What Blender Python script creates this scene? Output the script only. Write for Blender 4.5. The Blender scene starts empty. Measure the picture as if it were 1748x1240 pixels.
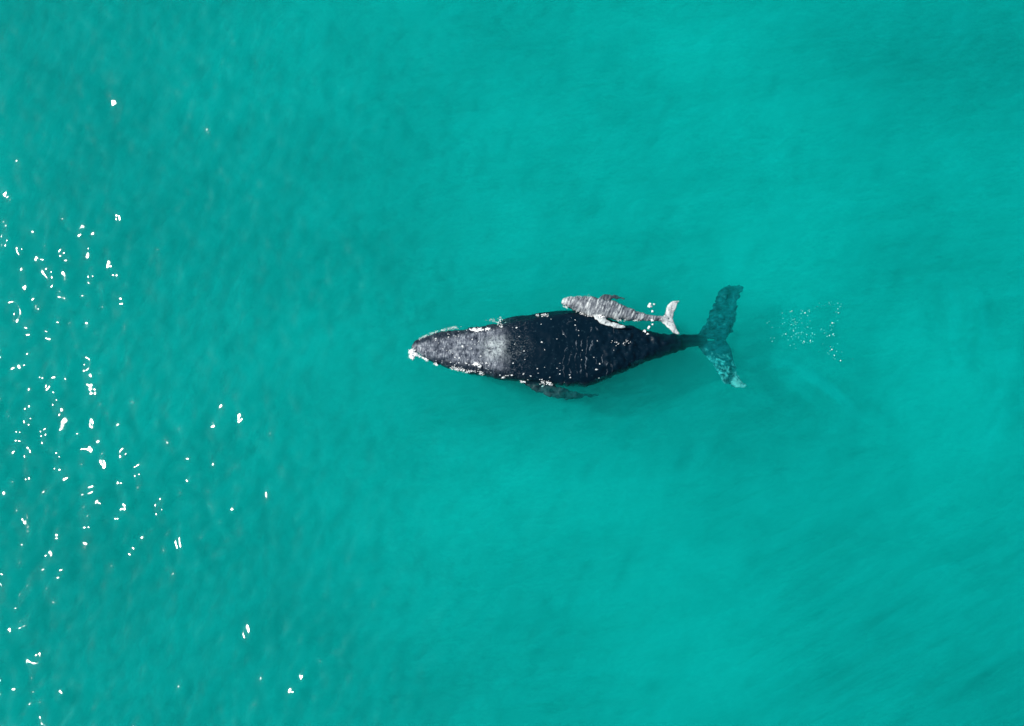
import bpy, bmesh, math, random
import numpy as np
from mathutils import Vector
from mathutils.bvhtree import BVHTree

R = math.radians
scn = bpy.context.scene
col = scn.collection

# ------------------------------------------------------------------ camera
F_PX, PW, PH = 2110.0, 1748.0, 1240.0      # focal length and size in photograph pixels
DIST, TILT = 48.4, R(12.0)                  # metres along the axis; drone camera slightly off straight down
H = DIST * math.cos(TILT)
CAM = np.array([0.0, -DIST * math.sin(TILT), H])
cam = bpy.data.cameras.new('camera')
cam_ob = bpy.data.objects.new('camera', cam)
col.objects.link(cam_ob)
cam_ob.location = CAM
cam_ob.rotation_euler = (TILT, 0, 0)
cam.sensor_width = 36.0
cam.lens = 36.0 * F_PX / PW
cam.clip_end = 3000.0
scn.camera = cam_ob

# ------------------------------------------------------------------ sky, sun, exposure
SUN_ELEV, SUN_AZ = R(45.0), R(171.5)       # azimuth counter-clockwise from +X: light comes from the left, a little from above
sun_dir = Vector((math.cos(SUN_ELEV) * math.cos(SUN_AZ), math.cos(SUN_ELEV) * math.sin(SUN_AZ), math.sin(SUN_ELEV)))
world = bpy.data.worlds.new('World')
scn.world = world
world.use_nodes = True
wn = world.node_tree.nodes
sky = wn.new('ShaderNodeTexSky')
sky.sky_type = 'NISHITA'
sky.sun_disc = False
sky.sun_elevation = SUN_ELEV
sky.sun_rotation = R(90.0) - SUN_AZ
world.node_tree.links.new(sky.outputs[0], wn['Background'].inputs[0])
wn['Background'].inputs[1].default_value = 0.065
sl = bpy.data.lights.new('sun', 'SUN')
sl.energy = 4.0
sl.angle = R(0.53)
sl.color = (1.0, 0.96, 0.9)
sun = bpy.data.objects.new('sun', sl)
col.objects.link(sun)
sun.rotation_euler = sun_dir.to_track_quat('Z', 'Y').to_euler()
sun.location = sun_dir * 60
vs = scn.view_settings
vs.view_transform = 'Standard'
vs.look = 'None'
vs.exposure = 0.39
vs.gamma = 1.0
vs.use_curve_mapping = False
scn.render.engine = 'CYCLES'
cy = scn.cycles
cy.max_bounces = 16
cy.volume_bounces = 8
cy.diffuse_bounces = 3
cy.glossy_bounces = 3
cy.transparent_max_bounces = 12
cy.use_adaptive_sampling = False
cy.use_denoising = True
cy.sample_clamp_indirect = 6.0

# ------------------------------------------------------------------ helpers
rng = np.random.default_rng(7)
random.seed(7)


def world_at(px, py, z=0.0):
    """The point at height z seen at photograph pixel (px, py)."""
    dx, dy = (px - PW / 2) / F_PX, -(py - PH / 2) / F_PX
    c, s = math.cos(TILT), math.sin(TILT)
    d = np.array([dx, dy * c + s, dy * s - c])
    t = (z - CAM[2]) / d[2]
    return CAM + d * t


def smoothstep(a, b, x):
    t = np.clip((x - a) / (b - a), 0, 1)
    return t * t * (3 - 2 * t)


def curve(xs, ys, x):
    """Monotone cubic through control points."""
    xs, ys, x = np.asarray(xs, float), np.asarray(ys, float), np.asarray(x, float)
    h = np.diff(xs)
    d = np.diff(ys) / h
    m = np.zeros_like(ys)
    m[0], m[-1] = d[0], d[-1]
    for i in range(1, len(xs) - 1):
        if d[i - 1] * d[i] > 0:
            w1, w2 = 2 * h[i] + h[i - 1], h[i] + 2 * h[i - 1]
            m[i] = (w1 + w2) / (w1 / d[i - 1] + w2 / d[i])
    i = np.clip(np.searchsorted(xs, x) - 1, 0, len(xs) - 2)
    t = np.clip((x - xs[i]) / h[i], 0, 1)
    return ((1 + 2 * t) * (1 - t) ** 2 * ys[i] + t * (1 - t) ** 2 * h[i] * m[i]
            + t * t * (3 - 2 * t) * ys[i + 1] + t * t * (t - 1) * h[i] * m[i + 1])


def noise2(u, v, seed):
    """Smooth value noise, about -1..1, wavelength about 2 units."""
    g = np.random.default_rng(seed).standard_normal((256, 256))
    iu, iv = np.floor(u).astype(int), np.floor(v).astype(int)
    fu, fv = u - iu, v - iv
    out = np.zeros_like(u)
    # cubic B-spline weights: smooth slopes, no lattice creases
    def w(f):
        return ((1 - f) ** 3 / 6, (3 * f ** 3 - 6 * f ** 2 + 4) / 6, (-3 * f ** 3 + 3 * f ** 2 + 3 * f + 1) / 6, f ** 3 / 6)
    wu, wv = w(fu), w(fv)
    for a in range(4):
        for b in range(4):
            out += wu[a] * wv[b] * g[(iu + a) % 256, (iv + b) % 256]
    return out * 1.9


def along(x, y, ang, long, short, seed):
    """Noise stretched along direction ang (degrees)."""
    c, s = math.cos(R(ang)), math.sin(R(ang))
    return noise2((x * c + y * s) / long, (-x * s + y * c) / short, seed)


def mesh_obj(name, verts, faces, mat, parent=None, smooth=True):
    me = bpy.data.meshes.new(name)
    me.from_pydata([tuple(v) for v in verts], [], [tuple(f) for f in faces])
    me.update()
    if smooth:
        me.polygons.foreach_set('use_smooth', [True] * len(me.polygons))
    o = bpy.data.objects.new(name, me)
    col.objects.link(o)
    if mat:
        me.materials.append(mat)
    if parent:
        o.parent = parent
    return o


def tag(o, label=None, cat=None, group=None, kind=None):
    for k, v in (('label', label), ('category', cat), ('group', group), ('kind', kind)):
        if v:
            o[k] = v
    return o


class Nodes:
    def __init__(self, name):
        self.mat = bpy.data.materials.new(name)
        self.mat.use_nodes = True
        self.t = self.mat.node_tree
        self.t.nodes.clear()

    def n(self, kind, **kw):
        nd = self.t.nodes.new('ShaderNode' + kind)
        for k, v in kw.items():
            if k.startswith('i_'):
                key = k[2:]
                key = int(key) if key.isdigit() else key.replace('_', ' ')
                nd.inputs[key].default_value = v
            else:
                setattr(nd, k, v)
        return nd

    def l(self, a, b, ia=0, ib=0):
        self.t.links.new(a.outputs[ia], b.inputs[ib])

    def ramp(self, src, stops, ia=0):
        r = self.n('ValToRGB')
        e = r.color_ramp.elements
        while len(e) < len(stops):
            e.new(0.5)
        for el, (p, c) in zip(e, stops):
            el.position = p
            el.color = (c, c, c, 1) if isinstance(c, (int, float)) else (*c, 1)
        self.l(src, r, ia)
        return r

    def math(self, op, a, b=None, ia=0, ib=0):
        m = self.n('Math', operation=op)
        for k, (s, o) in enumerate(((a, ia), (b, ib))):
            if s is None:
                continue
            if isinstance(s, (int, float)):
                m.inputs[k].default_value = s
            else:
                self.t.links.new(s.outputs[o], m.inputs[k])
        return m

    def mix(self, fac, a, b):
        m = self.n('Mix', data_type='RGBA')
        for sock, s in ((m.inputs[0], fac), (m.inputs[6], a), (m.inputs[7], b)):
            if isinstance(s, (int, float)):
                sock.default_value = s
            elif isinstance(s, tuple):
                sock.default_value = (*s, 1)
            else:
                self.t.links.new(s.outputs[2 if s.bl_idname == 'ShaderNodeMix' else 0], sock)
        return m

    def mapped(self, scale=(1, 1, 1), rot=(0, 0, 0), loc=(0, 0, 0)):
        tc = self.n('TexCoord')
        mp = self.n('Mapping')
        # turn first, then stretch (the node's texture mode works inversely)
        mp.vector_type = 'TEXTURE'
        mp.inputs['Scale'].default_value = tuple(1 / v for v in scale)
        mp.inputs['Rotation'].default_value = tuple(-v for v in rot)
        mp.inputs['Location'].default_value = loc
        self.l(tc, mp, 'Object', 0)
        return mp

    def noise(self, scale, detail=3.0, rough=0.55, dist=0.0, mp=None):
        nz = self.n('TexNoise')
        nz.inputs['Scale'].default_value = scale
        nz.inputs['Detail'].default_value = detail
        nz.inputs['Roughness'].default_value = rough
        nz.inputs['Distortion'].default_value = dist
        self.l(mp or self.mapped(), nz)
        return nz

    def out(self, surf=None, vol=None, iv=0):
        o = self.n('OutputMaterial')
        if surf:
            self.l(surf, o)
        if vol:
            self.l(vol, o, iv, 'Volume')
        return self.mat


# ------------------------------------------------------------------ water and seabed
def water_material():
    k = Nodes('turquoise_sea_water')
    # milky film standing for ripple reflection and refraction, painted in long streaks
    streak = k.n('Attribute', attribute_name='wave_sheen')
    fl_ = k.noise(1.0, 4, 0.7, 0.3, k.mapped(scale=(1.5, 6.5, 1), rot=(0, 0, R(-68))))
    fr_ = k.noise(1.0, 4, 0.7, 0.3, k.mapped(scale=(0.55, 5.5, 1), rot=(0, 0, R(-26))))
    fm_ = k.noise(1.0, 4, 0.7, 0.3, k.mapped(scale=(0.8, 6.0, 1), rot=(0, 0, R(-8))))
    wl, wr = k.n('Attribute', attribute_name='wind_left'), k.n('Attribute', attribute_name='wind_right')
    fa = k.mix(0.5, fm_, fl_)
    k.l(wl, fa, 'Fac', 0)
    fb = k.mix(0.5, fa, fr_)
    k.l(wr, fb, 'Fac', 0)
    streaks = k.math('MULTIPLY', k.math('SUBTRACT', fb, 0.5, ia=2), 1.0)
    grain = k.math('MULTIPLY', k.math('SUBTRACT', k.noise(16.0, 3, 0.85), 0.5), 0.6)
    fsum = k.math('ADD', k.math('ADD', streak, streaks, ia='Fac'), grain)
    sheen_fac = k.ramp(fsum, [(0.14, 0.0), (0.95, 0.15)])
    b1 = k.noise(3.6, 4, 0.7, 0.3, k.mapped(scale=(0.8, 1.0, 1), rot=(0, 0, R(-25))))
    bump1 = k.n('Bump', i_Strength=1.0, i_Distance=0.025)
    k.l(b1, bump1, 0, 'Height')
    wave_sheen = k.n('BsdfDiffuse', i_Color=(0.0, 0.60, 0.57, 1))
    k.l(bump1, wave_sheen, 0, 'Normal')
    clear = k.n('BsdfTransparent')
    body = k.n('MixShader')
    k.l(sheen_fac, body, 0, 0)
    k.l(clear, body, 0, 1)
    k.l(wave_sheen, body, 0, 2)
    b2 = k.noise(1.6, 2, 0.5)
    bump2 = k.n('Bump', i_Strength=1.0, i_Distance=0.02)
    k.l(b2, bump2, 0, 'Height')
    fres = k.n('Fresnel', i_IOR=1.333)
    gl = k.n('BsdfGlossy', distribution='BECKMANN', i_Roughness=0.15)
    k.l(bump2, gl, 0, 'Normal')
    surf = k.n('MixShader')
    k.l(fres, surf, 0, 0)
    k.l(body, surf, 0, 1)
    k.l(gl, surf, 0, 2)
    # scattering by fine sediment, absorption mostly of red (per metre)
    ab_r, ab_g, ab_b = WATER_ABSORB
    sc = k.n('VolumeScatter', i_Color=(0.02, 1.0, 0.95, 1), i_Density=WATER_SCATTER)
    sc.inputs['Anisotropy'].default_value = 0.25
    ab = k.n('VolumeAbsorption', i_Color=(0.0, 1 - ab_g / ab_r, 1 - ab_b / ab_r, 1), i_Density=ab_r)
    add = k.n('AddShader')
    k.l(sc, add, 0, 0)
    k.l(ab, add, 0, 1)
    return k.out(surf, add)


WATER_SCATTER, WATER_ABSORB = 0.25, (1.8, 0.060, 0.060)
BED_Z = -3.0


def wave_height(x, y):
    """Wind ripples of a calm sea; crest direction turns across the bay."""
    px, py = 874 + x * 43.6, 620 - y * 43.6
    left = 1 - smoothstep(250, 1000, px)
    lower_right = smoothstep(900, 1500, px) * smoothstep(650, 1000, py)
    mid = 1 - np.clip(left + lower_right, 0, 1)
    h = 0.030 * noise2(x / 3.1, y / 2.6, 11)
    # wavelets with crests running up the picture on the left, fanning out to the lower right
    # a light gust roughens the left edge below the middle
    gust = 0.80 + 0.68 * np.exp(-((px - 10) / 250) ** 2 - ((py - 800) / 290) ** 2)
    for cx, cy, r, a in ((530, 1080, 80, .75), (540, 510, 70, .5), (130, 210, 90, .4), (480, 560, 50, .5), (60, 1200, 130, .35), (260, 890, 60, .35)):
        gust += a * np.exp(-((px - cx) / r) ** 2 - ((py - cy) / r) ** 2)      # cat's paws
    gust += 0.27 * noise2(x / 2.4, y / 2.4, 23)
    h += left * gust * (0.026 * along(x, y, 72, 0.37, 0.34, 21) + 0.0185 * along(x, y, 50, 0.22, 0.21, 22))
    h += lower_right * (0.018 * along(x, y, 27, 3.2, 0.42, 31) + 0.008 * along(x, y, 35, 1.3, 0.22, 32))
    h += mid * (0.012 * along(x, y, 12, 2.2, 0.40, 41) + 0.009 * along(x, y, 65, 0.8, 0.36, 42))
    # wrinkled slicks left by earlier tail strokes, at the right edge and behind the flukes
    for cx, cy, ang, lx, ly, amp, seed in ((1655, 560, 105, 2.6, 1.6, 0.018, 51), (1710, 720, 70, 2.6, 1.2, 0.018, 52),
                                           (1420, 665, -35, 2.4, 0.7, 0.02, 53), (1560, 960, 28, 4.0, 2.0, 0.016, 54)):
        wx, wy, _ = world_at(cx, cy)
        c, s = math.cos(R(ang)), math.sin(R(ang))
        u, v = (x - wx) * c + (y - wy) * s, -(x - wx) * s + (y - wy) * c
        env = np.exp(-(u / lx) ** 2 - (v / ly) ** 2)
        bend = 0.35 * np.sin(u * 0.8)
        h += env * amp * noise2(u / 1.8 + 40, (v + bend) / 0.24, seed)
    return h


water_mat = water_material()
X0, X1, Y0, Y1, STEP = -26.0, 26.0, -19.5, 19.5, 0.068
gx = np.arange(X0, X1 + STEP / 2, STEP)
gy = np.arange(Y0, Y1 + STEP / 2, STEP)
GX, GY = np.meshgrid(gx, gy)
edge = smoothstep(0, 2.5, np.minimum.reduce([GX - X0, gx[-1] - GX, GY - Y0, gy[-1] - GY]))
GZ = wave_height(GX, GY) * edge
ny, nx = GX.shape
verts = np.stack([GX, GY, GZ], -1).reshape(-1, 3)
idx = np.arange(nx * ny).reshape(ny, nx)
quads = np.stack([idx[:-1, :-1], idx[:-1, 1:], idx[1:, 1:], idx[1:, :-1]], -1).reshape(-1, 4).tolist()
BIG, DEEP = 900.0, BED_Z - 1.5
n0 = len(verts)
far = [(-BIG, -BIG, 0), (BIG, -BIG, 0), (BIG, BIG, 0), (-BIG, BIG, 0)]
verts = np.vstack([verts, far, [(a, b, DEEP) for a, b, _ in far]])
c00, c10, c11, c01 = n0, n0 + 1, n0 + 2, n0 + 3
# calm open water round the rippled middle, fanned to the rim of the fine grid
rim = [(idx[0, :], c00, c10), (idx[:, -1], c10, c11), (idx[-1, ::-1], c11, c01), (idx[::-1, 0], c01, c00)]
for line, a, b in rim:
    half = len(line) // 2
    for i in range(len(line) - 1):
        quads.append((int(line[i + 1]), int(line[i]), a if i < half else b))
    quads.append((a, b, int(line[half])))
quads += [(c00, c10, c10 + 4, c00 + 4)[::-1], (c10, c11, c11 + 4, c10 + 4)[::-1], (c11, c01, c01 + 4, c11 + 4)[::-1],
          (c01, c00, c00 + 4, c01 + 4)[::-1], (c00 + 4, c01 + 4, c11 + 4, c10 + 4)]


def sheen_amount(x, y):
    """Streaks of painted film, 0..1: drawn out by the wind, fanning towards the lower right."""
    px, py = 874 + x * 43.6, 620 - y * 43.6
    left = 1 - smoothstep(300, 900, px)
    lr = smoothstep(850, 1450, px) * smoothstep(620, 950, py)
    mid = 1 - np.clip(left + lr, 0, 1)
    f = 0.36 + 0.03 * noise2(x / 2.2, y / 1.6, 101)
    f += left * (0.05 * along(x, y, 66, 1.3, .16, 111) + 0.04 * along(x, y, 74, .6, .12, 112) + 0.02 * along(x, y, 60, 2.5, .4, 113))
    f += lr * (0.04 * along(x, y, 25, 2.8, .16, 121) + 0.04 * along(x, y, 33, 1.2, .13, 122) + 0.03 * along(x, y, 20, 5.0, .55, 123))
    f += mid * (0.06 * along(x, y, 6, 2.6, .17, 131) + 0.06 * along(x, y, 40, .8, .13, 132))
    for cx, cy, ang, lx, ly, amp, seed in ((1650, 560, 105, 2.2, 1.4, .30, 141), (1712, 720, 72, 2.4, .9, .34, 142), (1420, 665, -33, 2.0, .28, .5, 143),
                                           (1600, 950, 30, 3.0, 1.6, .16, 144), (1380, 690, -28, 3.0, .6, .12, 145), (1650, 1150, 38, 3.0, 1.6, .14, 146)):
        wx, wy, _ = world_at(cx, cy)
        c, s_ = math.cos(R(ang)), math.sin(R(ang))
        u, v = (x - wx) * c + (y - wy) * s_, -(x - wx) * s_ + (y - wy) * c
        f += amp * np.exp(-(u / lx) ** 2 - (v / ly) ** 2) * (0.35 + 0.8 * noise2(u / 1.5 + 30, (v + .3 * np.sin(u)) / .17, seed))
    # thinned over the whales so the painted streaks do not veil them
    wx, wy, _ = world_at(985, 590)
    f *= 1 - 0.75 * np.exp(-((x - wx) / 6.4) ** 6 - ((y - wy) / 1.9) ** 4)
    return np.clip(f, 0, 1)


sea = mesh_obj('sea', verts, quads, water_mat)
att = sea.data.attributes.new('wave_sheen', 'FLOAT', 'POINT')
att.data.foreach_set('value', np.concatenate([sheen_amount(GX, GY).reshape(-1), np.full(8, 0.36)]).astype(np.float32))
spx, spy = 874 + GX * 43.6, 620 - GY * 43.6
for nm, w in (('wind_left', 1 - smoothstep(300, 900, spx)), ('wind_right', smoothstep(850, 1450, spx) * smoothstep(620, 950, spy))):
    att = sea.data.attributes.new(nm, 'FLOAT', 'POINT')
    att.data.foreach_set('value', np.concatenate([w.reshape(-1), np.zeros(8)]).astype(np.float32))
tag(sea, 'calm turquoise sea with fine wind ripples and sun glints', None, None, 'structure')


def seabed_material():
    k = Nodes('pale_sand_and_weed')
    at = k.n('Attribute', attribute_name='sand')
    nz = k.noise(0.35, 5, 0.6, 0.8)
    rip = k.ramp(nz, [(0.35, 0.0), (0.65, 1.0)])
    a = k.math('MULTIPLY_ADD', rip, 0.20)
    a.inputs[2].default_value = -0.10
    s = k.math('ADD', at, a, ia='Fac')
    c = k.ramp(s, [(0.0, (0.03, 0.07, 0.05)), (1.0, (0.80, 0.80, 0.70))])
    # subsurface spread added to soften shadows on the bottom, as silt would
    d = k.n('BsdfPrincipled', i_Roughness=1.0)
    d.inputs['Specular IOR Level'].default_value = 0.0
    d.subsurface_method = 'BURLEY'
    d.inputs['Subsurface Weight'].default_value = 1.0
    d.inputs['Subsurface Radius'].default_value = (1, 1, 1)
    d.inputs['Subsurface Scale'].default_value = 1.0
    k.l(c, d)
    return k.out(d)


bx = np.concatenate([[-BIG], np.arange(-34, 34.1, 0.5), [BIG]])
by = np.concatenate([[-BIG], np.arange(-26, 26.1, 0.5), [BIG]])
BX, BY = np.meshgrid(bx, by)
BZ = BED_Z + 0.12 * noise2(BX / 5.0, BY / 4.0, 71) * (np.abs(BX) < 40)
bidx = np.arange(BX.size).reshape(BX.shape)
bq = np.stack([bidx[:-1, :-1], bidx[:-1, 1:], bidx[1:, 1:], bidx[1:, :-1]], -1).reshape(-1, 4).tolist()
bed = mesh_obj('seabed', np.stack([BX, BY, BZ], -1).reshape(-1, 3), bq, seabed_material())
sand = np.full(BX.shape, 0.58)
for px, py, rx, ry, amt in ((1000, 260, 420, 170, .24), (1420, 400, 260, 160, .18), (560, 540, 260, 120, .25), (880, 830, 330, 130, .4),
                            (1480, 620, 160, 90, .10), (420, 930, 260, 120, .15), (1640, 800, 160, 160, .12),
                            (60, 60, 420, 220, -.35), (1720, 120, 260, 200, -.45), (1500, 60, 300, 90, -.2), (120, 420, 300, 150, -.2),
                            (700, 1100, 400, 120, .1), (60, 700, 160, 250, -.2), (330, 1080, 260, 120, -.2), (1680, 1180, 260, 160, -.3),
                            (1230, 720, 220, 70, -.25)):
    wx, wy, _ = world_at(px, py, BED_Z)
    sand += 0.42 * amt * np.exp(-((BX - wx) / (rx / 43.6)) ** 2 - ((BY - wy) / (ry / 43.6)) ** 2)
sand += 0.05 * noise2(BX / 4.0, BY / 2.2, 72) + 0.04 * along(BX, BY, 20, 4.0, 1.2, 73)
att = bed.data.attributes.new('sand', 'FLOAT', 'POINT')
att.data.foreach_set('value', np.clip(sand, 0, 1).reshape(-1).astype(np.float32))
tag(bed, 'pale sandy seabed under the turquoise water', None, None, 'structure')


# ------------------------------------------------------------------ whale bodies
def ring_loft(stations, nseg=40, flat=2.3):
    """stations: (x, y, z, half width, height above, depth below)."""
    vs, fs = [], []
    for x, y, z, w, up, dn in stations:
        for j in range(nseg):
            a = 2 * math.pi * j / nseg
            ca, sa = math.cos(a), math.sin(a)
            e = 2 / flat
            yy = math.copysign(abs(ca) ** e, ca) * w
            zz = math.copysign(abs(sa) ** e, sa) * (up if sa > 0 else dn)
            vs.append((x, y + yy, z + zz))
    n = len(stations)
    for i in range(n - 1):
        for j in range(nseg):
            a, b = i * nseg + j, i * nseg + (j + 1) % nseg
            fs.append((a, b, b + nseg, a + nseg))
    fs.append(tuple(range(nseg))[::-1])
    fs.append(tuple(range((n - 1) * nseg, n * nseg)))
    return vs, fs


def blade_loft(stations, nseg=18):
    """Flipper or fluke: stations are (leading point, trailing point, thickness) from root to tip, points are 3-D."""
    vs, fs = [], []
    for L, T, th in stations:
        L, T = np.array(L, float), np.array(T, float)
        for j in range(nseg):
            a = 2 * math.pi * j / nseg
            t = 0.5 - 0.5 * math.cos(a)
            prof = math.sin(a) * (0.55 + 0.45 * (1 - t))
            p = L + (T - L) * t
            vs.append((p[0], p[1], p[2] + prof * th / 2))
    n = len(stations)
    for i in range(n - 1):
        for j in range(nseg):
            a, b = i * nseg + j, i * nseg + (j + 1) % nseg
            fs.append((a, b, b + nseg, a + nseg))
    fs.append(tuple(range(nseg))[::-1])
    fs.append(tuple(range((n - 1) * nseg, n * nseg)))
    return vs, fs


def resample(stations, n):
    """Smoothly resample blade stations by cumulative chord-centre distance."""
    A = np.array([list(L) + list(T) + [t] for L, T, t in stations], float)
    mid = (A[:, :3] + A[:, 3:6]) / 2
    s = np.concatenate([[0], np.cumsum(np.linalg.norm(np.diff(mid, axis=0), axis=1))])
    q = np.linspace(0, s[-1], n)
    B = np.stack([curve(s, A[:, c], q) for c in range(7)], -1)
    return [(b[:3], b[3:6], b[6]) for b in B]


def continuous_body(pieces, voxel, mat, parent, origin, displace):
    """Fuse lofts to one skin by voxel remesh, smooth it, then roughen it."""
    vs, fs = [], []
    for v, f in pieces:
        o = len(vs)
        vs += [tuple(np.array(p) - origin) for p in v]
        fs += [tuple(i + o for i in q) for q in f]
    tmp = mesh_obj('body_blank', vs, fs, None)
    bm = bmesh.new()
    bm.from_mesh(tmp.data)
    bmesh.ops.recalc_face_normals(bm, faces=bm.faces)
    bm.to_mesh(tmp.data)
    bm.free()
    m = tmp.modifiers.new('fuse', 'REMESH')
    m.mode = 'VOXEL'
    m.voxel_size = voxel
    s = tmp.modifiers.new('soften', 'SMOOTH')
    s.factor = 0.5
    s.iterations = 5
    dg = bpy.context.evaluated_depsgraph_get()
    me = bpy.data.meshes.new_from_object(tmp.evaluated_get(dg))
    bpy.data.objects.remove(tmp)
    me.name = 'body'
    co = np.empty(len(me.vertices) * 3)
    me.vertices.foreach_get('co', co)
    co = co.reshape(-1, 3)
    nr = np.empty(len(me.vertices) * 3)
    me.vertices.foreach_get('normal', nr)
    nr = nr.reshape(-1, 3)
    co = displace(co, nr)
    me.vertices.foreach_set('co', co.reshape(-1))
    me.polygons.foreach_set('use_smooth', [True] * len(me.polygons))
    me.materials.clear()
    me.materials.append(mat)
    me.update()
    o = bpy.data.objects.new('body', me)
    col.objects.link(o)
    o.parent = parent
    return o


def thing(name, loc, label, cat, group=None):
    o = bpy.data.objects.new(name, None)
    o.empty_display_size = 0.5
    o.location = loc
    col.objects.link(o)
    tag(o, label, cat, group)
    return o


def pts(raw, ox, oy, k, zs):
    """Crop coordinates to world points, z interpolated along the list."""
    z = np.interp(np.linspace(0, 1, len(raw)), np.linspace(0, 1, len(zs)), zs)
    return [world_at(ox + x / k, oy + y / k, zz) for (x, y), zz in zip(raw, z)]


# ---- mother
def mother_skin():
    k = Nodes('dark_wet_whale_skin')
    tc = k.n('TexCoord')
    sep = k.n('SeparateXYZ')
    k.l(tc, sep, 'Object', 0)
    # sky glare painted grey on the head: ends in a ragged line behind the blowholes
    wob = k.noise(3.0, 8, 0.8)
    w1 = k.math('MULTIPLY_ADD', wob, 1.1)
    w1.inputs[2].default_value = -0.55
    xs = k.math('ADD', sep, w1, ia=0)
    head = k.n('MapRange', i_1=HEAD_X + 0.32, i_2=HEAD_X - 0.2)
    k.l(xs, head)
    # fringe of grey specks behind that line
    fringe = k.n('MapRange', i_1=HEAD_X + 1.4, i_2=HEAD_X)
    k.l(xs, fringe)
    speck = k.noise(16, 3, 0.7)
    sp = k.ramp(speck, [(0.52, 0.0), (0.64, 1.0)])
    fr = k.math('MULTIPLY', sp, fringe)
    fr = k.math('MULTIPLY', fr, 0.5)
    # crosswise fine ripples of the painted glare, and blotches
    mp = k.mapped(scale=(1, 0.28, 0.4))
    head_ripple = k.noise(20, 4, 0.65, 0.4, mp)
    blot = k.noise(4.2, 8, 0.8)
    hm = k.mix(0.5, head_ripple, blot)
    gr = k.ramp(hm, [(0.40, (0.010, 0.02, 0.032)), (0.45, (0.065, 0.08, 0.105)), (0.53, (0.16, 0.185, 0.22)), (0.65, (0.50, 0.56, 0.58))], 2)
    # pale band round the blowholes: bright water painted into the skin
    b0 = k.n('MapRange', i_1=HEAD_X - 1.0, i_2=HEAD_X - 0.4)
    k.l(xs, b0)
    b1 = k.n('MapRange', i_1=0.6, i_2=0.15)
    k.l(k.math('ABSOLUTE', k.math('ADD', sep, -HEAD_Y, ia=1)), b1)
    bn = k.ramp(k.noise(11, 5, 0.75), [(0.40, 0.0), (0.58, 1.0)])
    band = k.math('MULTIPLY', k.math('MULTIPLY', b0, b1), k.math('MULTIPLY', bn, 0.95))
    gr = k.mix(band, gr, (0.48, 0.56, 0.56))
    # dark jaw sides
    ya = k.math('ABSOLUTE', k.math('ADD', sep, -HEAD_Y, ia=1))
    jw = k.math('MULTIPLY_ADD', sep, -0.30, ia=0)
    jw.inputs[2].default_value = 0.0
    hw = k.n('MapRange', i_1=HEAD_X - 3.7, i_2=HEAD_X, i_3=0.22, i_4=0.92)
    k.l(sep, hw, 0, 0)
    rel = k.math('SUBTRACT', ya, hw)
    rel2 = k.math('ADD', rel, k.math('MULTIPLY', w1, 0.25))
    jaw = k.n('MapRange', i_1=-0.16, i_2=0.02, i_3=1.0, i_4=0.12)
    k.l(rel2, jaw)
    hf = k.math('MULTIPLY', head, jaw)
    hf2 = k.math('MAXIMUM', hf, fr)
    # thin pale lines across the back: caustics and running water painted in
    sway = k.noise(1.25, 5, 0.62, 0.0, k.mapped(scale=(1, 0.8, 0.8)))
    u = k.math('MULTIPLY_ADD', sway, 4.2)
    k.l(k.math('MULTIPLY', sep, 4.2, ia=0), u, 0, 2)
    ridge = k.math('ABSOLUTE', k.math('SUBTRACT', k.math('FRACT', u), 0.5))
    line = k.n('MapRange', i_1=0.075, i_2=0.02)
    k.l(ridge, line)
    br = k.noise(2.6, 3, 0.6)
    brk = k.ramp(br, [(0.50, 0.0), (0.60, 1.0)])
    reg = k.math('MULTIPLY', k.n('MapRange'), 1.0)
    r1 = k.n('MapRange', i_1=CAUSTIC_X[0], i_2=CAUSTIC_X[0] + 0.5)
    r2 = k.n('MapRange', i_1=CAUSTIC_X[1] + 0.6, i_2=CAUSTIC_X[1])
    r3 = k.n('MapRange', i_1=1.15, i_2=0.85)
    k.l(sep, r1); k.l(sep, r2); k.l(ya, r3)
    sc = k.math('MULTIPLY', k.math('MULTIPLY', line, brk), k.math('MULTIPLY', k.math('MULTIPLY', r1, r2), r3))
    # pale mottling of flukes and flipper tips
    fl = k.n('MapRange', i_1=FLUKE_X, i_2=FLUKE_X + 0.5)
    k.l(sep, fl)
    ff = k.n('MapRange', i_1=-1.30, i_2=-1.50)
    k.l(sep, ff, 1, 0)
    fl = k.math('MAXIMUM', fl, k.math('MULTIPLY', ff, 0.08))
    mot = k.noise(4.6, 7, 0.75, 0.6)
    low = k.n('MapRange', i_1=0.6, i_2=-1.2, i_3=-0.08, i_4=0.14)
    k.l(sep, low, 1, 0)
    mot2 = k.math('ADD', mot, low)
    mo = k.ramp(mot2, [(0.52, 0.0), (0.66, 1.0)])
    fm = k.math('MULTIPLY', fl, mo)
    # faint teal-grey wear everywhere
    wear = k.noise(9, 5, 0.75)
    we = k.ramp(wear, [(0.59, 0.0), (0.70, 1.0)])
    base = k.mix(we, (0.0012, 0.0105, 0.021), (0.022, 0.058, 0.078))
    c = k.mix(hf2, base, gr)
    c = k.mix(sc, c, (0.17, 0.21, 0.24))
    mot3 = k.noise(6.5, 8, 0.74, 0.9, k.mapped(scale=(0.55, 1, 1), rot=(0, 0, R(-10))))
    md_ = k.ramp(mot3, [(0.38, 0.0), (0.60, 1.0)])
    c = k.mix(k.math('MULTIPLY', fl, md_), c, (0.025, 0.14, 0.165))
    c = k.mix(fm, c, (0.45, 0.58, 0.57))
    p = k.n('BsdfPrincipled', i_Roughness=0.36)
    p.inputs['Specular IOR Level'].default_value = 0.09
    k.t.links.new(c.outputs[2], p.inputs['Base Color'])
    bmp = k.n('Bump', i_Strength=0.6, i_Distance=0.02)
    k.t.links.new(hm.outputs[2], bmp.inputs['Height'])
    k.l(bmp, p, 0, 'Normal')
    return k.out(p)


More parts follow.
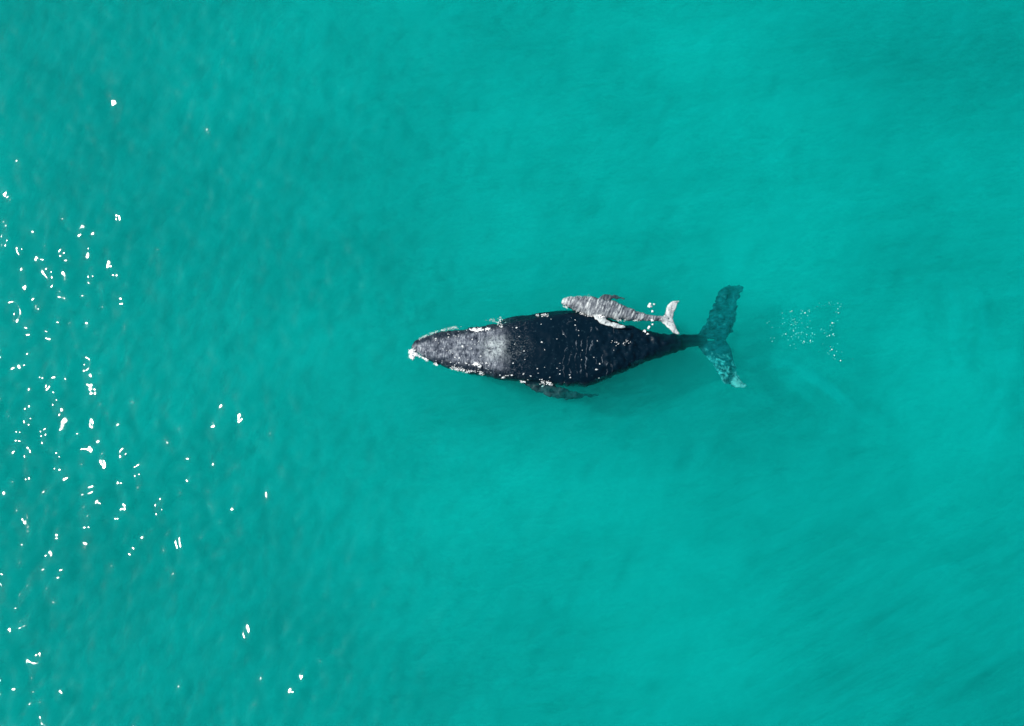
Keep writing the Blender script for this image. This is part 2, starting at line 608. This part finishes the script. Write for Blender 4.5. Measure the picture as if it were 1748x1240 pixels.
M0 = world_at(950, 597, 0)
HEAD_X = float(world_at(858, 600)[0] - M0[0])
HEAD_Y = float(world_at(858, 598)[1] - M0[1])
FLUKE_X = float(world_at(1192, 580)[0] - M0[0])
CAUSTIC_X = [float(world_at(950, 600)[0] - M0[0]), float(world_at(1035, 600)[0] - M0[0])]

mother = thing('humpback_whale', M0, 'large black adult whale with glare-grey, barnacled head lying at the surface', 'whale')
mx = [703, 706, 716, 738, 767, 796, 840, 869, 904, 937, 961, 985, 1009, 1042, 1074, 1113, 1149, 1184, 1206]
mc = [592, 592, 593, 595, 597, 598.5, 599.5, 599, 597, 596, 596, 596.5, 597.5, 595.5, 593, 590.5, 587.5, 582, 580]
mw = [3, 9, 15, 24.5, 32.5, 38.5, 45.5, 50.5, 55.5, 60, 63, 64, 60.5, 50, 38, 24.5, 16, 11, 9]
mz = [-.02, -.02, -.03, -.05, -.07, -.09, -.12, -.13, -.13, -.13, -.14, -.15, -.18, -.22, -.26, -.31, -.37, -.58, -.78]
mu = [.06, .12, .20, .30, .36, .40, .50, .54, .56, .56, .54, .50, .46, .44, .42, .36, .30, .20, .12]
md = [.1, .25, .45, .7, .85, 1.0, 1.2, 1.3, 1.4, 1.45, 1.4, 1.35, 1.25, 1.05, .8, .55, .4, .26, .16]
sx = np.linspace(703, 1206, 130)
st = []
for x in sx:
    z = float(curve(mx, mz, x))
    p = world_at(x, float(curve(mx, mc, x)), z)
    st.append((p[0], p[1], z, float(curve(mx, mw, x)) / 43.6, float(curve(mx, mu, x)), float(curve(mx, md, x))))
pieces = [ring_loft(st)]

K3 = (1060, 470, 5.635)
# flukes, tip to tip: leading edge, trailing edge
up_lead = pts([(700, 600), (800, 480), (860, 350), (915, 225), (975, 125), (1060, 88), (1150, 90)], *K3, [-.82, -.82, -.9, -1.0])
up_trail = pts([(1010, 625), (1060, 550), (1100, 460), (1115, 350), (1130, 240), (1160, 180), (1185, 130)], *K3, [-.82, -.82, -.9, -1.0])
th = [.34, .26, .22, .18, .15, .12, .09]
pieces.append(blade_loft(resample(list(zip(up_lead, up_trail, th)), 26)))
lo_lead = pts([(700, 640), (790, 750), (870, 850), (930, 950), (1010, 1035), (1110, 1085), (1195, 1092)], *K3, [-.82, -.72, -.52, -.44])
lo_trail = pts([(1010, 625), (1060, 705), (1085, 800), (1110, 880), (1140, 960), (1180, 1030), (1220, 1068)], *K3, [-.82, -.75, -.55, -.44])
pieces.append(blade_loft(resample(list(zip(lo_lead, lo_trail, th)), 26)))
# flipper on the near side, swept back along the flank
K2 = (840, 500, 6.2)
f_lead = pts([(250, 860), (360, 985), (480, 1055), (600, 1105), (740, 1132), (880, 1122), (1010, 1108), (1120, 1090)], *K2, [-.3, -.18, -.3, -.5, -.75])
f_trail = pts([(560, 860), (610, 950), (680, 985), (760, 1005), (840, 1030), (930, 1055), (1030, 1070), (1130, 1076)], *K2, [-.3, -.18, -.3, -.5, -.75])
pieces.append(blade_loft(resample(list(zip(f_lead, f_trail, [.36, .3, .26, .24, .22, .18, .14, .09])), 34)))
# far-side flipper, tucked along the flank, its edge just showing
g_lead = pts([(60, 380), (60, 300), (180, 262), (420, 225), (620, 195), (800, 188), (960, 196), (1060, 222)], *K2, [-.4, -.16, -.3, -.45, -.55])
g_trail = pts([(330, 400), (360, 330), (500, 300), (640, 285), (780, 270), (900, 262), (1000, 250), (1070, 240)], *K2, [-.4, -.16, -.3, -.45, -.55])
pieces.append(blade_loft(resample(list(zip(g_lead, g_trail, [.36, .3, .26, .24, .22, .18, .14, .09])), 34)))
# dorsal fin and the low ridge behind it
d0 = [world_at(x, y, 0) for x, y in ((1040, 589), (1056, 589), (1070, 588.5), (1086, 587.5), (1110, 586), (1140, 584))]
dst = []
for p, hz, w in zip(d0, (.02, .13, .24, .15, .02, -.12), (.05, .09, .09, .07, .06, .05)):
    dst.append((p[0], p[1], hz - .35, w, .35, .3))
pieces.append(ring_loft(dst, 16, 2.0))
# median ridge of the rostrum
r0 = [(world_at(x, y, 0)) for x, y in ((716, 592), (740, 594), (780, 596), (820, 597), (846, 598))]
rst = [(p[0], p[1], z, w, .14, .2) for p, z, w in zip(r0, (.1, .2, .26, .3, .3), (.05, .08, .1, .14, .12))]
pieces.append(ring_loft(rst, 14, 2.0))


def mother_relief(co, nr):
    x, y, z = co.T
    rel = x - HEAD_X
    n = 0.014 * noise2(x / .22 + z, y / .22 + z * .7, 81) + 0.008 * noise2(x / .09, y / .09 + z, 82)
    headm = 1 - smoothstep(-.4, .4, rel)
    n = n * (0.5 + headm)
    n += headm * 0.012 * along(x, y, 90, .5, .1, 83)
    rear = smoothstep(0.8, 2.6, x) * (1 - smoothstep(FLUKE_X - .6, FLUKE_X, x))
    n += rear * (0.012 * noise2(x / .26, y / .2, 87) + 0.02 * noise2(x / .1, y / .1, 88))
    out = co + nr * n[:, None]
    # scalloped, ragged rims of flukes and flipper
    side = smoothstep(.45, .7, np.abs(y - (0.0 + 0.035 * x))) * smoothstep(FLUKE_X - .3, FLUKE_X + .3, x)
    flip = smoothstep(-1.25, -1.45, y) * (x < FLUKE_X - 1)
    k = side * 1.3 + flip
    out[:, 0] += k * 0.026 * noise2(x / .07, y / .07, 84)
    out[:, 1] += k * 0.024 * noise2(x / .07, y / .07, 85)
    out[:, 2] += k * 0.035 * noise2(x / .16, y / .16, 86)
    return out


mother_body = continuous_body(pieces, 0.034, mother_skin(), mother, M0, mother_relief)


# ---- calf
def calf_skin():
    k = Nodes('glare_pale_calf_skin')  # pale grey: sun glare and sediment over dark skin, put into the colour
    mp = k.mapped(scale=(1, 0.55, 0.5), rot=(0, 0, R(20)))
    wv = k.n('TexWave', wave_type='BANDS', bands_direction='X')
    wv.inputs['Scale'].default_value = 2.6
    wv.inputs['Distortion'].default_value = 7.0
    wv.inputs['Detail'].default_value = 3.0
    wv.inputs['Detail Scale'].default_value = 1.2
    wv.inputs['Detail Roughness'].default_value = 0.6
    k.l(mp, wv)
    nz = k.noise(7.0, 5, 0.7, 0.5)
    ripple_band = k.noise(11.0, 4, 0.62, 0.8, k.mapped(scale=(1, 0.24, 0.24), rot=(0, 0, R(22))))  # water ripples lying over the calf, painted in as bands
    cr = k.mix(0.3, ripple_band, nz)
    m = k.mix(0.93, wv, cr)
    c = k.ramp(m, [(0.37, (0.014, 0.024, 0.036)), (0.44, (0.10, 0.118, 0.138)), (0.52, (0.20, 0.228, 0.25)), (0.61, (0.58, 0.64, 0.63))], 2)
    tc = k.n('TexCoord')
    sep = k.n('SeparateXYZ')
    k.l(tc, sep, 'Object', 0)
    # paler snout, lower flank and flukes
    yy = k.math('ADD', sep, k.math('MULTIPLY', sep, 0.165, ia=0), ia=1)
    yn = k.math('ADD', yy, k.math('MULTIPLY', nz, 0.4))
    lo = k.n('MapRange', i_1=0.02, i_2=-0.22)
    k.l(yn, lo)
    hi = k.n('MapRange', i_1=0.46, i_2=0.62)
    k.l(yn, hi)
    sn = k.n('MapRange', i_1=-1.75, i_2=-2.05)
    k.l(sep, sn)
    flk = k.n('MapRange', i_1=1.75, i_2=2.05)
    k.l(sep, flk)
    pale = k.math('MAXIMUM', lo, k.math('MAXIMUM', sn, flk))
    spk = k.ramp(nz, [(0.38, 0.1), (0.52, 1.0)])
    pf = k.math('MULTIPLY', k.math('MULTIPLY', pale, spk), 0.8)
    c2 = k.mix(pf, c, (0.60, 0.66, 0.65))
    body_x = k.n('MapRange', i_1=1.5, i_2=0.3)
    k.l(sep, body_x)
    c3 = k.mix(k.math('MULTIPLY', k.math('MULTIPLY', hi, body_x), 0.7), c2, (0.015, 0.03, 0.045))
    p = k.n('BsdfPrincipled', i_Roughness=0.45)
    p.inputs['Specular IOR Level'].default_value = 0.35
    k.t.links.new(c3.outputs[2], p.inputs['Base Color'])
    bl = k.ramp(k.noise(4.5, 6, 0.75, 0.4), [(0.43, 0.0), (0.57, 0.9)])
    c3 = k.mix(k.math('MULTIPLY', bl, body_x), c3, (0.022, 0.036, 0.052))
    bmp = k.n('Bump', i_Strength=0.8, i_Distance=0.03)
    k.t.links.new(m.outputs[2], bmp.inputs['Height'])
    k.l(bmp, p, 0, 'Normal')
    return k.out(p)


K4 = (940, 490, 7.283)
C0 = world_at(940 + 780 / 7.283, 490 + 290 / 7.283, 0)
calf = thing('whale_calf', C0, 'small glare-pale rippled calf swimming close beside the big black whale', 'whale calf')
cx = [135, 142, 160, 200, 300, 400, 500, 600, 700, 850, 950, 1050, 1150, 1250, 1340, 1420, 1460]
cc = [190, 190, 189, 187, 209, 226, 240, 256, 276, 308, 331, 352, 371, 388, 393, 403, 408]
cw = [8, 22, 36, 54, 90, 109, 119, 125, 122, 107, 84, 62, 46, 36, 32, 30, 24]
cz = [.02, .02, .02, .02, .0, .0, -.01, -.02, -.02, -.03, -.03, -.03, -.02, -.02, -.02, -.02, -.02]
cu = [.05, .1, .14, .18, .25, .29, .31, .32, .32, .29, .26, .22, .18, .15, .13, .11, .09]
cd = [.06, .12, .18, .26, .40, .50, .55, .56, .54, .46, .38, .30, .22, .17, .14, .11, .08]
st = []
for x in np.linspace(135, 1460, 90):
    z = float(curve(cx, cz, x))
    p = world_at(940 + x / 7.283, 490 + float(curve(cx, cc, x)) / 7.283, z)
    st.append((p[0], p[1], z, float(curve(cx, cw, x)) / 7.283 / 43.6, float(curve(cx, cu, x)), float(curve(cx, cd, x))))
pieces = [ring_loft(st, 32)]
u_lead = pts([(1390, 385), (1425, 310), (1458, 225), (1505, 182), (1555, 168), (1590, 172)], *K4, [.0, .06, .08])
u_trail = pts([(1520, 395), (1530, 340), (1550, 290), (1562, 245), (1582, 205), (1606, 186)], *K4, [.0, .06, .08])
ct = [.15, .12, .10, .085, .07, .055]
pieces.append(blade_loft(resample(list(zip(u_lead, u_trail, ct)), 18), 14))
l_lead = pts([(1375, 425), (1430, 485), (1478, 532), (1530, 572), (1570, 595), (1596, 600)], *K4, [.0, .06, .08])
l_trail = pts([(1520, 395), (1540, 440), (1556, 485), (1572, 525), (1592, 558), (1612, 578)], *K4, [.0, .06, .08])
pieces.append(blade_loft(resample(list(zip(l_lead, l_trail, ct)), 18), 14))
n_lead = pts([(490, 320), (550, 400), (640, 465), (720, 490), (800, 508), (880, 512), (930, 502)], *K4, [.05, .16, .26, .30, .30])
n_trail = pts([(660, 320), (690, 390), (740, 425), (790, 445), (850, 462), (905, 474), (938, 484)], *K4, [.05, .16, .26, .30, .30])
pieces.append(blade_loft(resample(list(zip(n_lead, n_trail, [.18, .16, .14, .13, .11, .09, .07])), 22), 14))
o_lead = pts([(560, 190), (590, 130), (640, 105), (690, 90), (760, 105), (850, 118), (930, 140)], *K4, [.05, .1, .04, -.06, -.10])
o_trail = pts([(740, 200), (745, 165), (760, 150), (790, 145), (830, 150), (880, 150), (935, 156)], *K4, [.05, .1, .04, -.06, -.10])
pieces.append(blade_loft(resample(list(zip(o_lead, o_trail, [.18, .16, .14, .12, .1, .085, .065])), 20), 14))
dd = [world_at(940 + x / 7.283, 490 + y / 7.283, 0) for x, y in ((950, 318), (1000, 330), (1040, 340), (1090, 356))]
pieces.append(ring_loft([(p[0], p[1], .1, .035, h, .1) for p, h in zip(dd, (.11, .16, .19, .06))], 12, 2.0))


def calf_relief(co, nr):
    x, y, z = co.T
    s = x * math.cos(R(-16)) + y * math.sin(R(-16))
    n = 0.006 * noise2(x / .10 + z, y / .10, 91)
    n += 0.011 * along(x, y, 74, .5, .085, 92) * smoothstep(1.6, 1.0, x)
    out = co + nr * n[:, None]
    out[:, 0] += 0.012 * noise2(x / .07, y / .07, 93)
    out[:, 1] += 0.012 * noise2(x / .07, y / .07, 94)
    return out


calf_body = continuous_body(pieces, 0.021, calf_skin(), calf, C0, calf_relief)


# ------------------------------------------------------------------ things growing on the skin, and glints modelled as such
def bvh_of(o):
    return BVHTree.FromPolygons([tuple(Vector(v.co) + Vector(o.parent.location)) for v in o.data.vertices], [tuple(p.vertices) for p in o.data.polygons])


mother_bvh, calf_bvh = bvh_of(mother_body), bvh_of(calf_body)


def on_skin(bvh, px, py):
    d = Vector(world_at(px, py, 0) - CAM).normalized()
    hit, nrm, _, _ = bvh.ray_cast(Vector(CAM), d)
    return hit, nrm


def plain_skin(name, c, rough, scale, c2):
    k = Nodes(name)
    nz = k.noise(scale, 4, 0.7)
    m = k.ramp(nz, [(0.35, c2), (0.6, c)])
    p = k.n('BsdfPrincipled', i_Roughness=rough)
    k.l(m, p)
    b = k.n('Bump', i_Strength=0.7, i_Distance=0.01)
    k.l(nz, b, 0, 'Height')
    k.l(b, p, 0, 'Normal')
    return k.out(p)


shell_glint_mat = plain_skin('chalky_shell_glint', (0.82, 0.85, 0.83), 0.7, 14, (0.5, 0.54, 0.54))
knob_mat = plain_skin('grey_head_knob', (0.34, 0.38, 0.42), 0.5, 12, (0.08, 0.1, 0.13))


def barnacle_glint_mesh(seed):
    """Ridged cone with a sunken mouth."""
    r_ = np.random.default_rng(seed)
    prof = [(1.0, -0.3), (0.92, 0.2), (0.62, 0.5), (0.40, 0.58), (0.30, 0.40)]
    n = 10
    wob = 1 + 0.18 * r_.standard_normal(n)
    v, f = [], []
    for rr, z in prof:
        for j in range(n):
            a = 2 * math.pi * j / n
            v.append((rr * wob[j] * math.cos(a), rr * wob[j] * math.sin(a), z))
    for i in range(len(prof) - 1):
        for j in range(n):
            a, b = i * n + j, i * n + (j + 1) % n
            f.append((a, b, b + n, a + n))
    f.append(tuple(range((len(prof) - 1) * n, len(prof) * n)))
    me = bpy.data.meshes.new('barnacle_glint')
    me.from_pydata(v, [], f)
    me.materials.append(shell_glint_mat)
    me.polygons.foreach_set('use_smooth', [True] * len(me.polygons))
    return me


def knob_mesh():
    bm = bmesh.new()
    bmesh.ops.create_icosphere(bm, subdivisions=2, radius=1.0)
    for v in bm.verts:
        v.co *= 1 + 0.08 * random.uniform(-1, 1)
        v.co.z *= 0.75
    me = bpy.data.meshes.new('tubercle')
    bm.to_mesh(me)
    bm.free()
    me.materials.append(knob_mat)
    me.polygons.foreach_set('use_smooth', [True] * len(me.polygons))
    return me


def stick(name, me, parent, bvh, px, py, r, h=1.0):
    hit, nrm = on_skin(bvh, px, py)
    if hit is None:
        return None
    o = bpy.data.objects.new(name, me)
    col.objects.link(o)
    o.parent = parent
    o.location = hit - Vector(parent.location) - nrm * r * 0.1
    q = nrm.to_track_quat('Z', 'Y').to_euler()
    o.rotation_euler = q
    o.scale = (r * random.uniform(.6, 1.3), r * random.uniform(.5, 1.05), r * h)
    return o


b_meshes = [barnacle_glint_mesh(s) for s in range(5)]  # white dots: barnacles, and water glints modelled as shells too
C1 = (680, 500, 6.89)
spots1 = [(440, 560, 12), (590, 522, 16), (520, 655, 14), (695, 565, 10), (472, 592, 8), (583, 485, 10), (755, 630, 18), (770, 640, 10),
          (820, 625, 12), (860, 658, 14), (900, 605, 12), (640, 715, 12), (570, 680, 8), (600, 680, 8), (665, 762, 14), (718, 768, 14),
          (655, 660, 9), (970, 745, 20), (883, 712, 12), (870, 550, 12), (945, 570, 10), (1070, 680, 14), (800, 830, 14), (830, 845, 12),
          (710, 825, 10), (665, 850, 14), (515, 803, 10), (605, 885, 9), (980, 485, 9), (1125, 440, 9), (1215, 400, 18), (1260, 350, 18),
          (1390, 412, 14), (1368, 605, 14), (1480, 685, 14), (1240, 1000, 26), (1195, 970, 12), (1290, 975, 14), (1345, 970, 10),
          (1350, 830, 10), (1490, 785, 10), (1345, 408, 6), (1490, 355, 6), (1000, 945, 14), (1055, 905, 12), (940, 900, 9), (1060, 855, 10)]
spots2 = [(525, 523, 14), (556, 602, 10), (687, 489, 12), (880, 343, 15), (880, 288, 9), (1114, 510, 11), (1103, 813, 13), (1288, 608, 9),
          (718, 860, 9), (720, 822, 6), (410, 882, 9), (378, 922, 11), (718, 748, 8), (346, 705, 9), (334, 855, 8), (480, 803, 7), (555, 790, 9),
          (765, 948, 9), (822, 870, 8), (754, 440, 8), (915, 400, 6), (955, 610, 8), (1078, 685, 8), (947, 708, 7), (535, 990, 16)]
for i, (x, y, dmt) in enumerate(spots1):
    stick('barnacle_glint', b_meshes[i % 5], mother, mother_bvh, C1[0] + x / C1[2], C1[1] + y / C1[2], dmt / C1[2] / 43.6 * random.uniform(.6, .95), 0.6)
for i, (x, y, dmt) in enumerate(spots2):
    stick('barnacle_glint', b_meshes[(i + 2) % 5], mother, mother_bvh, K2[0] + x / K2[2], K2[1] + y / K2[2], dmt / K2[2] / 43.6 * random.uniform(.6, .9), 0.6)
for i in range(22):     # crumbs of barnacle along head sides and back
    px = random.uniform(740, 1040)
    w = float(curve(mx, mw, px))
    py = float(curve(mx, mc, px)) + random.choice((-1, 1)) * w * random.uniform(.35, .9)
    stick('barnacle_glint', b_meshes[i % 5], mother, mother_bvh, px, py, random.uniform(.014, .036), 0.6)
knob = knob_mesh()
for row, (off, n) in enumerate(((0.0, 9), (-.34, 9), (.34, 9), (-.68, 8), (.68, 8))):
    for i in range(n):
        px = 716 + (i + .5) * (845 - 716) / n + random.uniform(-8, 8)
        w = float(curve(mx, mw, px))
        stick('tubercle', knob, mother, mother_bvh, px, float(curve(mx, mc, px)) + off * w + random.uniform(-4.5, 4.5), random.uniform(.03, .055), .8)
# blowholes: a pair of slits with raised lips
lip_mat = plain_skin('pale_blowhole_lip', (0.16, 0.19, 0.22), 0.5, 10, (0.03, 0.04, 0.06))
for s in (-1, 1):
    hit, nrm = on_skin(mother_bvh, 838, 598.5 + 3.0 * s)
    n, m = 14, 8
    v, f = [], []
    for i in range(n):
        a = 2 * math.pi * i / n
        for j in range(m):
            b = 2 * math.pi * j / m
            rr = 0.022 * math.cos(b)
            v.append(((.15 + rr) * math.cos(a), (.03 + rr) * math.sin(a) + .035 * s * math.cos(a), .022 * math.sin(b)))
    for i in range(n):
        for j in range(m):
            f.append((i * m + j, ((i + 1) % n) * m + j, ((i + 1) % n) * m + (j + 1) % m, i * m + (j + 1) % m))
    o = mesh_obj('blowhole', v, f, lip_mat, mother)
    o.location = hit - Vector(M0)
    o.rotation_euler = nrm.to_track_quat('Z', 'Y').to_euler()
    o.rotation_euler.z = 0
# calf: a few small tubercles on the snout
for i in range(14):
    x = random.uniform(170, 380)
    y = float(curve(cx, cc, x)) + random.uniform(-.7, .7) * float(curve(cx, cw, x))
    stick('tubercle', knob, calf, calf_bvh, 940 + x / 7.283, 490 + y / 7.283, random.uniform(.016, .026), .8)


# ------------------------------------------------------------------ foam, sun glints, bubbles
foam_k = Nodes('white_sea_foam')
fp = foam_k.n('BsdfPrincipled', i_Roughness=0.6)
fz = foam_k.noise(9, 3, .6)
fc = foam_k.ramp(fz, [(0.3, (0.72, 0.78, 0.77)), (0.55, (0.9, 0.92, 0.91))])
foam_k.l(fc, fp)
foam_mat = foam_k.out(fp)

_ico = bmesh.new()
bmesh.ops.create_icosphere(_ico, subdivisions=1, radius=1.0)
ICO_V = np.array([v.co[:] for v in _ico.verts])
ICO_F = np.array([[v.index for v in f.verts] for f in _ico.faces])
_ico.free()


def lumps(name, centres, radii, flat=0.5, mat=None):
    vs, fs = [], []
    for i, (c, r) in enumerate(zip(centres, radii)):
        j = 1 + 0.14 * rng.standard_normal((len(ICO_V), 1))
        v = ICO_V * j * r
        v[:, 2] *= flat
        vs.append(v + np.array(c))
        fs.append(ICO_F + i * len(ICO_V))
    return mesh_obj(name, np.vstack(vs), np.vstack(fs).tolist(), mat or foam_mat)


def surf_z(bvhs, px, py):
    """Top of whatever is there: skin if it stands above the water, else the water."""
    best = 0.0
    for b in bvhs:
        h, _ = on_skin(b, px, py)
        if h is not None and h.z > best:
            best = h.z
    return best


def foam_patch(label, blobs, n, rmin, rmax, spread=1.0):
    """blobs: (px, py, rx, ry) ellipses in the photograph."""
    n, rmin, rmax = n * 2, rmin * .6, rmax * .75
    cs, rs = [], []
    area = np.array([b[2] * b[3] for b in blobs])
    for _ in range(n):
        b = blobs[rng.choice(len(blobs), p=area / area.sum())]
        a, q = rng.uniform(0, 2 * math.pi), abs(rng.normal(0, .55))
        px, py = b[0] + b[2] * q * math.cos(a) * spread, b[1] + b[3] * q * math.sin(a) * spread
        if noise2(np.array([px / 2.2]), np.array([py / 1.6]), 151)[0] < -0.15:
            continue
        z = surf_z((mother_bvh, calf_bvh), px, py)
        cs.append(world_at(px, py, z + 0.04))
        rs.append(rng.uniform(rmin, rmax) * max(.3, 1.15 - 0.6 * q))
    o = lumps('foam', cs, rs)
    tag(o, label, 'foam', 'white foam round the two whales', 'stuff')
    return o


def foam_line(label, line, n, rmin, rmax, jit):
    n, rmin, rmax, jit = int(n * 2.4), rmin * .6, rmax * .62, jit * 1.25
    cs, rs = [], []
    line = np.array(line, float)
    s = np.concatenate([[0], np.cumsum(np.linalg.norm(np.diff(line, axis=0), axis=1))])
    for _ in range(n):
        t = rng.uniform(0, s[-1])
        if noise2(np.array([t / 2.5]), np.array([line[0, 0]]), 152)[0] < -0.25:
            continue
        px = np.interp(t, s, line[:, 0]) + rng.normal(0, jit)
        py = np.interp(t, s, line[:, 1]) + rng.normal(0, jit)
        z = min(surf_z((mother_bvh, calf_bvh), px, py), .3)
        cs.append(world_at(px, py, z + 0.035))
        rs.append(rng.uniform(rmin, rmax))
    o = lumps('foam', cs, rs)
    tag(o, label, 'foam', 'white foam round the two whales', 'stuff')
    return o


def c1(*p):
    return [(680 + x / 6.89, 500 + y / 6.89) for x, y in p]


def c2(*p):
    return [(840 + x / 6.2, 500 + y / 6.2) for x, y in p]


foam_patch('bright white splash of foam at the tip of the big whale\'s snout', [(703.5, 601, 5.5, 5), (703.5, 609, 4.6, 5.4), (710, 605.5, 4, 3)], 190, .04, .09)
foam_line('thin foam line along the upper edge of the big whale\'s snout', c1((250, 545), (340, 500), (420, 465), (540, 435), (640, 415), (730, 402)), 140, .010, .028, .9)
foam_line('thin foam line along the lower edge of the big whale\'s snout', c1((230, 735), (300, 770), (380, 810), (470, 855)), 110, .015, .04, .8)
foam_line('broken foam line along the lower jaw of the big whale', c1((600, 885), (680, 893), (760, 910), (820, 932), (900, 925), (1000, 955)), 110, .015, .036, 1.2)
foam_patch('large white lumpy patch on the upper jaw edge of the big whale', [(810, 563.5, 11, 3.6), (823, 562.5, 10, 3.2), (833, 562, 5, 2)], 230, .025, .06)  # white lumps laid along the jaw edge
foam_patch('white foam patch on the lower side of the big whale\'s head', [(813, 622, 7, 3.0), (819, 626, 3.5, 2.5), (827, 620, 7, 1.6)], 120, .02, .05)  # white lumps laid on the side of the head
foam_patch('foam clump at the root of the big whale\'s lower flipper', [(859, 645, 3.6, 2.4), (866, 641, 6, 1.4), (874, 641, 4, 1.0)], 60, .016, .04)
foam_line('curved foam streak between the big whale\'s flank and lower flipper', c2((520, 950), (570, 950), (610, 962), (640, 972)), 50, .016, .036, 1.6)
foam_line('short foam curl ahead of the big whale\'s lower flipper', c2((278, 955), (300, 942), (330, 940), (350, 945)), 40, .014, .03, .6)
foam_line('foam streak along the upper flank of the big whale', c2((470, 236), (530, 240), (600, 228)), 34, .014, .035, 1.3)
foam_line('foam crumbs along the dorsal ridge of the big whale', c2((1255, 520), (1320, 532), (1380, 530), (1440, 528), (1480, 522)), 14, .010, .035, 2.0)
foam_line('foam crumbs over the far flipper of the big whale', c1((1100, 320), (1150, 330), (1180, 310), (1210, 300), (1180, 370), (1230, 380)), 45, .012, .03, 2.0)
c4 = lambda *p: [(940 + x / 7.283, 490 + y / 7.283) for x, y in p]
foam_line('foam rim along the lower flank of the calf', c4((150, 235), (250, 285), (350, 318), (450, 352), (530, 362)), 110, .010, .026, .8)
foam_line('foam rim along the calf\'s tail on the side of the big whale', c4((830, 412), (900, 418), (1000, 414), (1120, 412), (1240, 418)), 90, .010, .026, .8)
foam_line('foam rim along the upper edge of the calf\'s head', c4((140, 170), (200, 135), (300, 120), (400, 118), (490, 118)), 50, .008, .018, .8)
foam_patch('white foam over the root of the calf\'s near flipper', [(940 + 630 / 7.283, 490 + 365 / 7.283, 7, 3.2)], 90, .015, .04)

# sun glints in a string across the calf's tail, modelled as white lumps
for i, (x, y, d, where) in enumerate(((272, 295, 36, 'largest white splash, above the calf\'s tail stock'), (317, 280, 14, 'tiny white splash right of the largest one above the calf\'s tail'),
                                      (302, 347, 17, 'white splash between the largest splash and the calf\'s tail stock'), (302, 435, 28, 'big white splash on the lower edge of the calf\'s tail stock'),
                                      (302, 472, 14, 'small white splash just below the calf\'s tail stock'), (268, 505, 23, 'white splash halfway between calf tail and big whale\'s back'),
                                      (232, 540, 24, 'white splash at the big whale\'s upper edge, leftmost of the string'), (255, 565, 14, 'small white splash lying on the big whale\'s upper edge, lowest of the string'))):
    px, py, r = 1060 + x / 5.635, 470 + y / 5.635, d / 5.635 / 43.6 / 2 * 1.15
    n = 14
    cs = [np.array(world_at(px, py, max(surf_z((calf_bvh, mother_bvh), px, py), 0) + .02)) + np.array([rng.normal(0, r * .4), rng.normal(0, r * .4), rng.uniform(0, r * .4)]) for _ in range(n)]
    o = lumps('fleck', cs, rng.uniform(r * .35, r * .7, n), .8)
    o.location = cs[0]
    o.data.transform(__import__('mathutils').Matrix.Translation(-Vector(cs[0])))
    tag(o, where, 'fleck', 'white splashes in a string across the calf\'s tail')

# bubbles rising in the wake behind the flukes
c7 = lambda x, y: (1280 + x / 3.735, 480 + y / 3.735)
cs, rs = [], []
for line, n, jit in ((((350, 205), (400, 180), (480, 150), (560, 150), (575, 175)), 34, 5), (((575, 175), (555, 220), (535, 260), (520, 290)), 14, 5),
                     (((390, 345), (440, 312), (500, 325), (575, 370)), 26, 7), (((430, 405), (500, 450), (570, 475), (630, 500)), 30, 16),
                     (((350, 205), (355, 260), (335, 320), (300, 370)), 30, 10), (((160, 240), (200, 290), (240, 330), (310, 375)), 46, 26),
                     (((240, 235), (285, 265), (275, 310), (220, 330)), 34, 14), (((300, 360), (350, 385), (410, 380)), 20, 8)):
    L = np.array(line, float)
    s = np.concatenate([[0], np.cumsum(np.linalg.norm(np.diff(L, axis=0), axis=1))])
    for _ in range(int(n * .75)):
        t = rng.uniform(0, s[-1])
        px, py = c7(np.interp(t, s, L[:, 0]) + rng.normal(0, jit * 2.0), np.interp(t, s, L[:, 1]) + rng.normal(0, jit * 2.0))
        top = rng.uniform() < .08
        cs.append(world_at(px, py, .03 if top else -rng.uniform(.1, .7)))
        rs.append(rng.uniform(.016, .03) if top else rng.uniform(.012, .024))
o = lumps('bubbles', cs, rs, .9)
tag(o, 'loose swarm of tiny white bubbles in the wake behind the tail flukes', 'bubbles', None, 'stuff')
